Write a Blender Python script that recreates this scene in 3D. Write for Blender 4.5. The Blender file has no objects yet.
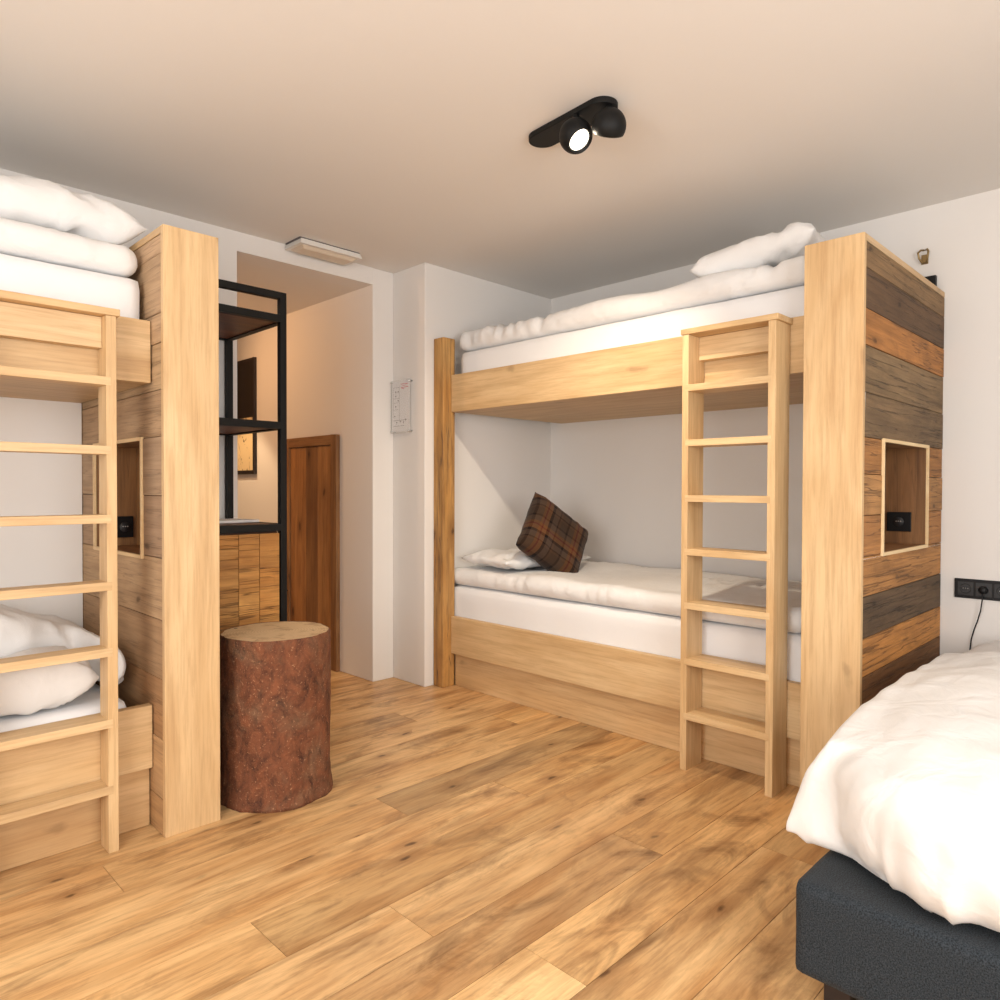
import bpy, bmesh, math, random
from mathutils import Vector, Matrix, noise, Euler
S = bpy.context.scene
COL = S.collection
PI = math.pi

# ------------------------------------------------------------------ camera
YAW, PITCH, ROLL, FPX, EYE = 0.7871, -0.0153, 0.0026, 708.4, 1.20
fw = Vector((math.sin(YAW)*math.cos(PITCH), math.cos(YAW)*math.cos(PITCH), math.sin(PITCH)))
rt = Vector((math.cos(YAW), -math.sin(YAW), 0)); up = rt.cross(fw)
r2 = rt*math.cos(ROLL)+up*math.sin(ROLL); u2 = -rt*math.sin(ROLL)+up*math.cos(ROLL)
cd = bpy.data.cameras.new('camera'); cam = bpy.data.objects.new('camera', cd); COL.objects.link(cam)
cd.sensor_width = 36; cd.sensor_fit = 'HORIZONTAL'; cd.lens = FPX*36/1000; cd.clip_start = 0.02
R = Matrix((r2, u2, -fw)).transposed().to_4x4(); R.translation = Vector((0, 0, EYE)); cam.matrix_world = R
S.camera = cam

# ------------------------------------------------------------------ world, assumed daylight, exposure
W = bpy.data.worlds.new('sky'); S.world = W; W.use_nodes = True
W.node_tree.nodes['Background'].inputs[0].default_value = (0.75, 0.86, 1.0, 1)
W.node_tree.nodes['Background'].inputs[1].default_value = 1.0
S.view_settings.view_transform = 'Standard'; S.view_settings.look = 'None'
S.view_settings.gamma = 1; S.view_settings.use_curve_mapping = False
S.view_settings.exposure = 0.15

def area(name, loc, target, sx, sy, power, color, spread=PI):
    d = bpy.data.lights.new(name, 'AREA'); d.shape = 'RECTANGLE'; d.size = sx; d.size_y = sy
    d.energy = power; d.color = color; d.spread = spread
    o = bpy.data.objects.new(name, d); COL.objects.link(o); o.location = loc
    o.rotation_euler = (Vector(target)-Vector(loc)).to_track_quat('-Z', 'Y').to_euler()
    return o
def spot(name, loc, target, power, angle, blend, color, radius=.03):
    d = bpy.data.lights.new(name, 'SPOT'); d.energy = power; d.spot_size = math.radians(angle)
    d.spot_blend = blend; d.color = color; d.shadow_soft_size = radius
    o = bpy.data.objects.new(name, d); COL.objects.link(o); o.location = loc
    o.rotation_euler = (Vector(target)-Vector(loc)).to_track_quat('-Z', 'Y').to_euler()
    return o
# area lights as daylight from two assumed, unseen windows added behind the photographer
area('assumed_daylight_left', (-1.42, 0.55, 1.45), (1, 0.75, 1.42), 1.9, 1.3, 66, (1.0, 0.96, 0.91))
area('assumed_daylight_back', (0.7, -1.42, 1.45), (0.9, 0, 1.42), 1.7, 1.3, 54, (1.0, 0.97, 0.93))

# ------------------------------------------------------------------ materials
def srgb(r, g, b):
    f = lambda c: (c/255)/12.92 if c/255 <= .04045 else ((c/255+.055)/1.055)**2.4
    return (f(r), f(g), f(b), 1)
class N:
    def __init__(s, name):
        s.m = bpy.data.materials.new(name); s.m.use_nodes = True; s.t = s.m.node_tree
        s.b = s.t.nodes['Principled BSDF']
    def n(s, typ, **kw):
        o = s.t.nodes.new(typ)
        for k, v in kw.items():
            if k.startswith('_'): setattr(o, k[1:], v)
            else: o.inputs[k.replace('__', ' ')].default_value = v
        return o
    def l(s, a, b): s.t.links.new(a, b)
    def mix(s, fac, a, b, mode='MIX'):
        m = s.n('ShaderNodeMix', _data_type='RGBA', _blend_type=mode)
        for i, v in ((0, fac), (6, a), (7, b)):
            if hasattr(v, 'node'): s.l(v, m.inputs[i])
            else: m.inputs[i].default_value = v
        return m.outputs[2]
    def math(s, op, a, b=0.0, c=0.0):
        m = s.n('ShaderNodeMath', _operation=op)
        for i, v in enumerate((a, b, c)):
            if hasattr(v, 'node'): s.l(v, m.inputs[i])
            else: m.inputs[i].default_value = v
        return m.outputs[0]
    def ramp(s, f, stops):
        r = s.n('ShaderNodeValToRGB'); s.l(f, r.inputs[0]); e = r.color_ramp.elements
        while len(e) < len(stops): e.new(.5)
        for i, (p, c) in enumerate(stops): e[i].position = p; e[i].color = c if len(c) == 4 else (*c, 1)
        return r.outputs[0]
    def noise(s, vec, scale, detail=4, rough=.5, dist=0):
        q = s.n('ShaderNodeTexNoise', Scale=scale, Detail=detail, Roughness=rough, Distortion=dist)
        if vec is not None: s.l(vec, q.inputs['Vector'])
        return q.outputs['Fac']
    def mapping(s, vec, scale):
        m = s.n('ShaderNodeMapping'); m.inputs['Scale'].default_value = scale; s.l(vec, m.inputs['Vector']); return m.outputs[0]
    def bump(s, h, strength, dist=.01):
        b = s.n('ShaderNodeBump', Strength=strength, Distance=dist); s.l(h, b.inputs['Height']); s.l(b.outputs[0], s.b.inputs['Normal'])
def plain(name, col, rough=.5, metal=0, bumpscale=0, bumpstr=.1, spec=.5):
    s = N(name); s.b.inputs['Base Color'].default_value = col; s.b.inputs['Roughness'].default_value = rough
    s.b.inputs['Metallic'].default_value = metal; s.b.inputs['Specular IOR Level'].default_value = spec
    if bumpscale:
        tc = s.n('ShaderNodeTexCoord'); s.bump(s.noise(tc.outputs['Object'], bumpscale, 3), bumpstr, .002)
    return s.m
def wood(name, light, mid, dark, streak=.5, blotch=.4, knots=1.0, rough=.5, bump=.25, rings=.35, cracks=0.0, ring_scale=1.0, kscale=(1.7, 4.2), smudge=0.0, stretch=(4, 90)):
    """grain coordinates come from the mesh attribute 'gc' (x runs along the grain)"""
    s = N(name)
    a = s.n('ShaderNodeAttribute', _attribute_name='gc'); v = a.outputs['Vector']
    t = s.n('ShaderNodeAttribute', _attribute_name='tint').outputs['Color']
    fine = s.noise(s.mapping(v, (stretch[0], stretch[1], stretch[1])), 1.0, 6, .7, .35)
    med = s.noise(s.mapping(v, (1.4, 16, 16)), 1.0, 4, .55, .6)
    big = s.noise(s.mapping(v, (1.6, 6, 6)), 1.0, 3, .5, .8)
    w = s.n('ShaderNodeTexWave', _wave_type='BANDS', _bands_direction='DIAGONAL', Scale=1.0, Distortion=7.0, Detail=3.0)
    w.inputs['Detail Scale'].default_value = .8
    s.l(s.mapping(v, (.55*ring_scale, 7*ring_scale, 7*ring_scale)), w.inputs['Vector'])
    c = s.mix(s.ramp(big, [(.35, (0, 0, 0)), (.68, (1, 1, 1))]), light, mid)
    c = s.mix(s.math('MULTIPLY', s.ramp(med, [(.45, (0, 0, 0)), (.75, (1, 1, 1))]), blotch), c, dark)
    c = s.mix(s.math('MULTIPLY', s.ramp(fine, [(.45, (0, 0, 0)), (.8, (1, 1, 1))]), streak), c, dark)
    c = s.mix(s.math('MULTIPLY', s.ramp(w.outputs['Fac'], [(.55, (0, 0, 0)), (1, (1, 1, 1))]), rings), c, dark)
    height = s.math('ADD', fine, s.math('MULTIPLY', med, .5))
    if knots:
        vo = s.n('ShaderNodeTexVoronoi', _voronoi_dimensions='2D', Scale=1.0, Randomness=1.0)
        wv = s.n('ShaderNodeTexNoise', Scale=7.0, Detail=3.0); s.l(v, wv.inputs['Vector'])
        sp = s.n('ShaderNodeSeparateXYZ'); s.l(v, sp.inputs[0]); cb = s.n('ShaderNodeCombineXYZ')
        s.l(s.math('MULTIPLY', sp.outputs[0], kscale[0]), cb.inputs[0]); s.l(s.math('MULTIPLY', s.math('ADD', sp.outputs[1], sp.outputs[2]), kscale[1]), cb.inputs[1])
        ad = s.n('ShaderNodeVectorMath', _operation='MULTIPLY_ADD'); s.l(wv.outputs['Color'], ad.inputs[0]); ad.inputs[1].default_value = (.22, .22, .22)
        s.l(cb.outputs[0], ad.inputs[2]); s.l(ad.outputs[0], vo.inputs['Vector'])
        halo = s.ramp(vo.outputs['Distance'], [(.02, (1, 1, 1)), (.24, (0, 0, 0))])
        core = s.ramp(vo.outputs['Distance'], [(.02, (1, 1, 1)), (.055, (0, 0, 0))])
        # only some cells carry a knot
        kc = s.n('ShaderNodeSeparateXYZ'); s.l(vo.outputs['Color'], kc.inputs[0]); on = s.math('GREATER_THAN', kc.outputs[0], .45)
        c = s.mix(s.math('MULTIPLY', s.math('MULTIPLY', halo, on), .55*min(1, knots)), c, dark)
        c = s.mix(s.math('MULTIPLY', s.math('MULTIPLY', core, on), min(1, .8*knots)), c, tuple(x*.3 for x in dark[:3])+(1,))
    if smudge:
        sm = s.noise(s.mapping(v, (2.2, 5.5, 5.5)), 1.0, 5, .65, 1.2)
        c = s.mix(s.math('MULTIPLY', s.ramp(sm, [(.50, (0, 0, 0)), (.72, (1, 1, 1))]), smudge), c, tuple(x*.62 for x in dark[:3])+(1,))
        s2 = s.noise(s.mapping(v, (1.1, 9, 9)), 1.0, 4, .6, .6)
        c = s.mix(s.math('MULTIPLY', s.ramp(s2, [(.52, (0, 0, 0)), (.75, (1, 1, 1))]), smudge*.9), c, tuple(min(1, x*1.12) for x in light[:3])+(1,))
    if cracks:
        cr = s.noise(s.mapping(v, (1.1, 30, 30)), 1.0, 3, .55, .25)
        cm = s.ramp(s.math('ABSOLUTE', s.math('SUBTRACT', cr, .5)), [(.0, (1, 1, 1)), (.018, (0, 0, 0))])
        c = s.mix(s.math('MULTIPLY', cm, cracks), c, tuple(x*.18 for x in dark[:3])+(1,))
        height = s.math('SUBTRACT', height, s.math('MULTIPLY', cm, 1.5*cracks))
    c = s.mix(1.0, c, t, 'MULTIPLY')
    s.l(c, s.b.inputs['Base Color']); s.b.inputs['Roughness'].default_value = rough
    s.bump(height, bump, .004)
    return s.m
def fabric(name, col, col2=None, scale=900, rough=.9, bump=.25, fold=0.0, sheen=.3):
    s = N(name); tc = s.n('ShaderNodeTexCoord').outputs['Object']
    f = s.noise(tc, scale, 2)
    if col2: s.l(s.mix(s.ramp(f, [(.35, (0, 0, 0)), (.65, (1, 1, 1))]), col, col2), s.b.inputs['Base Color'])
    else: s.b.inputs['Base Color'].default_value = col
    h = f
    if fold:
        g = s.noise(tc, 9, 3, .5, .8); h = s.math('ADD', s.math('MULTIPLY', f, .05), s.math('MULTIPLY', g, fold))
    s.bump(h, bump, .02 if fold else .002)
    s.b.inputs['Roughness'].default_value = rough; s.b.inputs['Sheen Weight'].default_value = sheen
    s.b.inputs['Specular IOR Level'].default_value = .15
    return s.m

M = {}
M['wall'] = plain('wall_paint', (.80, .775, .75, 1), .85, 0, 60, .06, .2)
M['ceiling'] = plain('ceiling_paint', (.80, .77, .735, 1), .9, 0, 60, .04, .2)
M['oak'] = wood('light_oak', srgb(220, 191, 148), srgb(206, 172, 126), srgb(158, 118, 76), .6, .3, .35, .5, .12, .10, kscale=(1.1, 3.0))
M['oak_old'] = wood('hewn_oak_beam', srgb(206, 160, 96), srgb(186, 134, 70), srgb(106, 66, 28), .6, .6, .9, .6, .6, .2, .7, smudge=.35)
M['plank'] = wood('reclaimed_planks', (.95, .95, .95, 1), (.74, .74, .74, 1), (.30, .27, .24, 1), .75, .6, .9, .75, .7, .15, .6, 1.6, smudge=.45)
M['plank_pale'] = wood('weathered_planks', (.92, .92, .92, 1), (.76, .76, .76, 1), (.42, .38, .34, 1), .6, .4, .8, .75, .5, .15, .3, 1.6, smudge=.2)
M['floor'] = wood('oak_floorboards', srgb(226, 190, 140), srgb(202, 156, 104), srgb(128, 84, 46), .7, .55, 1.0, .40, .12, .06, 0, 1, (2.2, 5.2), .8, (7, 80))
M['ply'] = wood('pale_plywood', srgb(240, 215, 170), srgb(232, 200, 150), srgb(200, 160, 110), .3, .2, 0, .6, .1, .1)
M['niche'] = wood('brown_pine', srgb(160, 116, 72), srgb(130, 88, 50), srgb(74, 46, 24), .5, .5, 1.0, .6, .3, .15, .3)
M['door'] = wood('stained_pine', srgb(186, 140, 92), srgb(162, 116, 74), srgb(98, 66, 40), .5, .5, 1.0, .6, .3, .15, .3)
M['darkshelf'] = wood('dark_shelf_wood', srgb(110, 66, 34), srgb(88, 50, 24), srgb(40, 20, 8), .5, .5, .3, .5, .2, .3)
M['black'] = plain('black_metal', (.006, .006, .006, 1), .55, 0, spec=.25)
M['blackplastic'] = plain('black_plastic', (.006, .006, .007, 1), .45, spec=.3)
M['charcoalsocket'] = plain('socket_face', (.022, .022, .024, 1), .5)
M['steel'] = plain('brushed_steel', (.55, .55, .55, 1), .3, 1)
M['brass'] = plain('dull_brass', (.35, .25, .12, 1), .35, 1)
M['sheet'] = fabric('white_sheet', (.80, .80, .81, 1), None, 700, .9, .25, .5, .1)
M['duvet'] = fabric('white_duvet', (.79, .785, .78, 1), None, 700, .9, .5, .9, .1)
M['pillow'] = fabric('white_pillow', (.80, .795, .79, 1), None, 700, .9, .5, .8, .1)
M['greycase'] = fabric('pale_grey_pillow', (.62, .58, .55, 1), None, 700, .9, .2, .8, .2)
M['charcoal'] = fabric('charcoal_upholstery', srgb(30, 34, 38), srgb(56, 62, 68), 330, .9, .5, 0, .05)
M['darkwood'] = plain('dark_leg', (.02, .012, .01, 1), .5)
M['paper'] = plain('paper', (.78, .76, .76, 1), .7)
M['red'] = plain('red_ink', (.6, .06, .08, 1), .7)
M['ink'] = plain('grey_ink', (.12, .1, .1, 1), .7)
M['whiteplastic'] = plain('white_plastic', (.78, .76, .72, 1), .4)
def glass():
    s = N('acrylic'); s.b.inputs['Base Color'].default_value = (.95, .97, .97, 1); s.b.inputs['Roughness'].default_value = .05
    s.b.inputs['Alpha'].default_value = .12; return s.m
M['glass'] = glass()
def diff():
    s = N('milky_diffuser'); s.b.inputs['Base Color'].default_value = (.72, .62, .5, 1); s.b.inputs['Roughness'].default_value = .35; return s.m
M['diffuser'] = diff()
def emit(name, col, st):
    s = N(name); s.b.inputs['Emission Color'].default_value = col; s.b.inputs['Emission Strength'].default_value = st; return s.m
M['lens'] = emit('glowing_lens', (1, .90, .70, 1), 2.5)
def bark():
    s = N('red_brown_bark'); tc = s.n('ShaderNodeTexCoord').outputs['Object']
    n1 = s.noise(s.mapping(tc, (1, 1, .7)), 22, 8, .7, .6); n2 = s.noise(tc, 5, 4, .6, 1.0); n3 = s.noise(tc, 120, 3, .6)
    c = s.mix(s.ramp(n1, [(.35, (0, 0, 0)), (.65, (1, 1, 1))]), srgb(78, 42, 24), srgb(132, 78, 48))
    c = s.mix(s.math('MULTIPLY', s.ramp(n2, [(.5, (0, 0, 0)), (.7, (1, 1, 1))]), .55), c, srgb(128, 100, 74))
    c = s.mix(s.math('MULTIPLY', s.ramp(n3, [(.6, (0, 0, 0)), (.72, (1, 1, 1))]), .6), c, srgb(196, 146, 108))
    c = s.mix(s.math('MULTIPLY', s.ramp(n1, [(.25, (1, 1, 1)), (.42, (0, 0, 0))]), .8), c, srgb(36, 18, 12))
    s.l(c, s.b.inputs['Base Color']); s.b.inputs['Roughness'].default_value = .8
    s.bump(s.math('ADD', n1, s.math('MULTIPLY', n3, .4)), .9, .012)
    return s.m
M['bark'] = bark()
def logtop():
    s = N('sawn_log_end'); tc = s.n('ShaderNodeTexCoord').outputs['Object']
    w = s.n('ShaderNodeTexWave', _wave_type='RINGS', _rings_direction='Z', Scale=28.0, Distortion=2.0, Detail=2.0); s.l(tc, w.inputs['Vector'])
    n = s.noise(tc, 14, 5, .65); n2 = s.noise(tc, 26, 2)
    c = s.mix(s.math('MULTIPLY', w.outputs['Fac'], .25), srgb(206, 176, 136), srgb(160, 120, 82))
    c = s.mix(s.ramp(n, [(.5, (0, 0, 0)), (.75, (.7, .7, .7))]), c, srgb(132, 98, 68))
    c = s.mix(s.ramp(n2, [(.7, (0, 0, 0)), (.76, (1, 1, 1))]), c, srgb(70, 45, 30))
    s.l(c, s.b.inputs['Base Color']); s.b.inputs['Roughness'].default_value = .8; s.bump(n, .3, .005)
    return s.m
M['logtop'] = logtop()
def plaid():
    s = N('brown_plaid_wool'); uv = s.n('ShaderNodeAttribute', _attribute_name='gc').outputs['Vector']
    sp = s.n('ShaderNodeSeparateXYZ'); s.l(uv, sp.inputs[0])
    def stripes(ch, k, stops, off=0):
        f = s.math('FRACT', s.math('ADD', s.math('MULTIPLY', sp.outputs[ch], k), off)); return s.ramp(f, stops)
    def two(ch, off):
        f = s.math('FRACT', s.math('ADD', s.math('MULTIPLY', sp.outputs[ch], 1.9), off))
        r = s.n('ShaderNodeValToRGB'); s.l(f, r.inputs[0]); r.color_ramp.interpolation = 'CONSTANT'
        e = r.color_ramp.elements
        st = [(0, srgb(58, 44, 34)), (.20, srgb(22, 14, 12)), (.26, srgb(72, 56, 44)), (.42, srgb(98, 64, 36)), (.5, srgb(84, 30, 26)), (.54, srgb(104, 68, 40)), (.66, srgb(20, 12, 12)), (.74, srgb(74, 58, 48)), (.9, srgb(34, 20, 16)), (.94, srgb(70, 50, 36))]
        while len(e) < len(st): e.new(.99)
        for i, (p, c) in enumerate(st): e[i].position = p; e[i].color = c
        return r.outputs[0]
    tw = s.math('FRACT', s.math('MULTIPLY', s.math('ADD', sp.outputs[0], sp.outputs[1]), 110))
    fac = s.math('ADD', s.math('MULTIPLY', s.math('GREATER_THAN', tw, .5), .3), .35)
    s.l(s.mix(fac, two(0, .1), two(1, .35)), s.b.inputs['Base Color'])
    s.b.inputs['Roughness'].default_value = 1; s.b.inputs['Sheen Weight'].default_value = .1; s.b.inputs['Specular IOR Level'].default_value = .1
    tc = s.n('ShaderNodeTexCoord').outputs['Object']; s.bump(s.noise(tc, 300, 3), .3, .003)
    return s.m
M['plaid'] = plaid()
def mountain():
    s = N('mountain_print'); g = s.n('ShaderNodeAttribute', _attribute_name='gc').outputs['Vector']
    sp = s.n('ShaderNodeSeparateXYZ'); s.l(g, sp.inputs[0]); x, z = sp.outputs[0], sp.outputs[1]
    n = s.noise(g, 3.2, 5, .6); rock = s.noise(s.mapping(g, (14, 6, 1)), 1.0, 5, .7, 1.4)
    edge = s.math('ADD', s.math('ADD', .45, s.math('MULTIPLY', s.math('ABSOLUTE', s.math('SUBTRACT', x, .22)), -.9)), s.math('MULTIPLY', s.math('SUBTRACT', n, .5), .5))
    snow = s.math('LESS_THAN', z, s.math('MAXIMUM', edge, .44))
    c = s.mix(s.ramp(rock, [(.56, (0, 0, 0)), (.6, (1, 1, 1))]), srgb(226, 204, 162), srgb(90, 66, 40))
    s.l(s.mix(snow, srgb(30, 20, 12), c), s.b.inputs['Base Color']); s.b.inputs['Roughness'].default_value = .5
    return s.m
M['mountain'] = mountain()

# ------------------------------------------------------------------ mesh builder
rng = random.Random(7)
class MB:
    def __init__(s): s.v = []; s.f = []; s.gc = []; s.tint = []; s.mi = []; s.sm = []
    def poly(s, pts, gcs=None, tint=(1, 1, 1), mi=0, smooth=False):
        i = len(s.v); s.v += [tuple(p) for p in pts]; s.f.append(list(range(i, i+len(pts))))
        s.gc += [tuple(g) for g in (gcs or pts)]; s.tint.append(tint); s.mi.append(mi); s.sm.append(smooth)
    def box(s, x0, x1, y0, y1, z0, z1, grain='x', tint=(1, 1, 1), mi=0, off=None):
        off = off or (rng.uniform(0, 40), rng.uniform(0, 40), rng.uniform(0, 40))
        order = {'x': (0, 1, 2), 'y': (1, 0, 2), 'z': (2, 0, 1)}[grain]
        g = lambda p: (p[order[0]]+off[0], p[order[1]]+off[1], p[order[2]]+off[2])
        P = [(x, y, z) for x in (x0, x1) for y in (y0, y1) for z in (z0, z1)]
        for q in ((0, 1, 3, 2), (4, 6, 7, 5), (0, 4, 5, 1), (2, 3, 7, 6), (0, 2, 6, 4), (1, 5, 7, 3)):
            pts = [P[k] for k in q]; s.poly(pts, [g(p) for p in pts], tint, mi)
    def prism(s, pts, z0, z1, grain='x', mi=0, smooth=False):   # vertical prism over an outline
        n = len(pts)
        s.poly([(x, y, z1) for x, y in pts], mi=mi); s.poly([(x, y, z0) for x, y in reversed(pts)], mi=mi)
        for i in range(n):
            a, b = pts[i], pts[(i+1) % n]
            s.poly([(*a, z0), (*b, z0), (*b, z1), (*a, z1)], mi=mi, smooth=smooth)
    def revolve(s, prof, n=32, mi=0, M4=None, smooth=True):      # profile (r, z) round local z
        M4 = M4 or Matrix()
        for (r0, z0), (r1, z1) in zip(prof, prof[1:]):
            for i in range(n):
                a, b = 2*PI*i/n, 2*PI*(i+1)/n
                q = [(r0*math.cos(a), r0*math.sin(a), z0), (r0*math.cos(b), r0*math.sin(b), z0), (r1*math.cos(b), r1*math.sin(b), z1), (r1*math.cos(a), r1*math.sin(a), z1)]
                if r0 < 1e-6: q = q[1:]
                elif r1 < 1e-6: q = q[:3]
                s.poly([tuple(M4 @ Vector(p)) for p in q], mi=mi, smooth=smooth)
    def tube(s, path, r, n=10, mi=0):
        path = [Vector(p) for p in path]; rings = []
        for i, p in enumerate(path):
            d = (path[min(i+1, len(path)-1)]-path[max(i-1, 0)]).normalized()
            a = d.orthogonal().normalized() if i == 0 else (rings[-1][1]-d*rings[-1][1].dot(d)).normalized()
            b = d.cross(a); rings.append(([p+a*r*math.cos(2*PI*k/n)+b*r*math.sin(2*PI*k/n) for k in range(n)], a))
        for (A, _), (B, _) in zip(rings, rings[1:]):
            for k in range(n): s.poly([A[k], A[(k+1) % n], B[(k+1) % n], B[k]], mi=mi, smooth=True)
        s.poly(rings[0][0][::-1], mi=mi); s.poly(rings[-1][0], mi=mi)
    def build(s, name, mats, parent=None, bevel=0.0, swap=False, weld=True, loc=None):
        me = bpy.data.meshes.new(name)
        base = Vector(loc) if loc else Vector((0, 0, 0))
        vs = [((v[1], v[0], v[2]) if swap else v) for v in s.v]
        vs = [(v[0]-base[0], v[1]-base[1], v[2]-base[2]) for v in vs]
        me.from_pydata(vs, [], s.f)
        ga = me.attributes.new('gc', 'FLOAT_VECTOR', 'CORNER'); ga.data.foreach_set('vector', [c for g in s.gc for c in g])
        ta = me.attributes.new('tint', 'FLOAT_COLOR', 'CORNER')
        flat = []
        for f, t in zip(s.f, s.tint):
            for _ in f: flat += [t[0], t[1], t[2], 1]
        ta.data.foreach_set('color', flat)
        me.polygons.foreach_set('material_index', s.mi); me.polygons.foreach_set('use_smooth', s.sm)
        bm = bmesh.new(); bm.from_mesh(me)
        if weld: bmesh.ops.remove_doubles(bm, verts=bm.verts, dist=1e-5)
        bmesh.ops.recalc_face_normals(bm, faces=bm.faces); bm.to_mesh(me); bm.free()
        for m in (mats if isinstance(mats, (list, tuple)) else [mats]): me.materials.append(m)
        o = bpy.data.objects.new(name, me); COL.objects.link(o)
        if parent: o.parent = parent
        if loc: o.location = loc
        if bevel:
            b = o.modifiers.new('bevel', 'BEVEL'); b.width = bevel; b.segments = 2; b.limit_method = 'ANGLE'; b.harden_normals = False
        return o
def tag(o, label, cat, group=None, kind=None):
    if label: o['label'] = label
    if cat: o['category'] = cat
    if group: o['group'] = group
    if kind: o['kind'] = kind
    return o
def thing(name, label, cat, loc, group=None):
    o = bpy.data.objects.new(name, None); o.empty_display_size = .1; COL.objects.link(o); o.location = loc
    return tag(o, label, cat, group)
def hang(o, root):   # parent while the mesh keeps its world place
    o.parent = root
    off = Vector((0, 0, 0)); r = root
    while r: off += r.location; r = r.parent
    for v in o.data.vertices: v.co -= off
    return o
def struct(name, mb, m, bevel=0):
    o = mb.build(name, m, None, bevel); o['kind'] = 'structure'; return o

# ------------------------------------------------------------------ room shell
ZC, XW, YF, YN = 2.56, 3.86, 3.65, 3.335
XL, YB = -1.40, -1.40
# floor: boards run along x; rows .203 m wide, joints where the photo shows them
fl = MB()
joints = {0: 1.35, 1: 2.015, 2: 1.208, 3: .89, 4: 2.03, 5: 1.595, 6: .692, 7: 2.62, -1: 2.3, -2: .9}
tints = {(0, 0): (1.16, 1.18, 1.15), (0, 1): (1.06, 1.0, .90), (1, 0): (.84, .81, .78), (1, 1): (.92, .88, .80), (2, 0): (1.04, 1.05, 1.05), (2, 1): (.97, .95, .92),
         (3, 0): (1.08, 1.08, 1.04), (3, 1): (.88, .86, .80), (4, 0): (1.07, 1.06, 1.02), (4, 1): (.96, .92, .82), (5, 0): (1.05, 1.05, 1.02), (5, 1): (.68, .67, .64),
         (6, 0): (1.02, 1.0, .96), (6, 1): (.93, .9, .84), (7, 0): (.98, .98, .95), (7, 1): (1.06, 1.02, .9), (-1, 1): (.86, .80, .72), (-1, 0): (.98, .95, .9)}
for k in range(-13, 32):
    y0 = 1.045+.203*k; y1 = y0+.203
    if y0 < YB-.1: continue
    xs = [XL-.1]; j = joints.get(k)
    if j is None: j = rng.uniform(.3, 2.4)
    x = j
    while x > XL: xs.insert(1, x); x -= 2.2
    x = j+2.2
    while x < XW: xs.append(x); x += 2.2
    xs.append(XW+.1); ji = xs.index(j)
    for i, (a, b) in enumerate(zip(xs, xs[1:])):
        t = tints.get((k, 0 if i < ji else 1) if abs(i-ji+.5) < 1 else None) or (lambda q: (q, q*.98, q*.95))(rng.uniform(.86, 1.08))
        g = .0009
        fl.box(a+g, b-g, y0+g, y1-g, -.02, 0, 'x', t)
fl.box(XL-.1, XW+.1, YB-.1, 7.6, -.08, -.004, 'x', (.22, .17, .13))
struct('floor', fl, M['floor'])
c = MB(); c.box(XL-.1, XW+.1, YB-.1, YF+.16, ZC, ZC+.1); struct('ceiling', c, M['ceiling'])
c = MB(); c.box(1.1, 2.65, YF+.16, 7.6, 2.458, 2.56); struct('trim_1', c, M['ceiling'])['label'] = 'lowered ceiling of the passage beyond the opening'
w = MB(); w.box(XW, XW+.1, YB-.1, YN+.1, 0, ZC); struct('wall_right', w, M['wall'])
YL = 3.46
w = MB(); w.box(XL-.1, 1.684, YF, YF+.16, 0, ZC); w.box(XL-.1, .8985, YL, YF+.001, 0, 1.78); w.box(1.684, 2.548, YF, YF+.16, 2.458, ZC); struct('wall_far', w, M['wall'])
w = MB(); w.box(2.548, 2.704, YF, 7.5, 0, ZC); w.box(2.704, XW+.1, YN, YN+.5, 0, ZC); struct('wall_alcove', w, M['wall'], .004)
w = MB(); w.box(1.1, 1.2, YF+.16, 7.5, 0, 2.46); struct('wall_passage_left', w, M['wall'])
w = MB(); w.box(1.1, 2.65, 7.4, 7.5, 0, 2.46); struct('wall_passage_end', w, M['wall'])
# walls behind the photographer, each with an assumed opening added for daylight
w = MB()
w.box(XL-.1, XL, YB-.1, -.45, 0, ZC); w.box(XL-.1, XL, 1.55, YF+.1, 0, ZC); w.box(XL-.1, XL, -.45, 1.55, 0, .78); w.box(XL-.1, XL, -.45, 1.55, 2.12, ZC)
struct('wall_left', w, M['wall'])
w = MB()
w.box(XL-.1, -.2, YB-.1, YB, 0, ZC); w.box(1.6, XW+.1, YB-.1, YB, 0, ZC); w.box(-.2, 1.6, YB-.1, YB, 0, .78); w.box(-.2, 1.6, YB-.1, YB, 2.12, ZC)
struct('wall_back', w, M['wall'])
def assumed_window(name, horizontal, p, a0, a1):
    f = MB()
    for (u0, u1, z0, z1) in ((a0, a0+.05, .78, 2.12), (a1-.05, a1, .78, 2.12), (a0, a1, .78, .83), (a0, a1, 2.07, 2.12), ((a0+a1)/2-.025, (a0+a1)/2+.025, .78, 2.12)):
        if horizontal: f.box(u0, u1, p-.08, p-.04, z0, z1)
        else: f.box(p-.08, p-.04, u0, u1, z0, z1)
    return struct(name, f, M['ply'])
assumed_window('assumed_window_1', False, XL, -.45, 1.55); assumed_window('assumed_window_2', True, YB, -.2, 1.6)  # assumed frames, out of view, added to go with the daylight area lights
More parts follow.
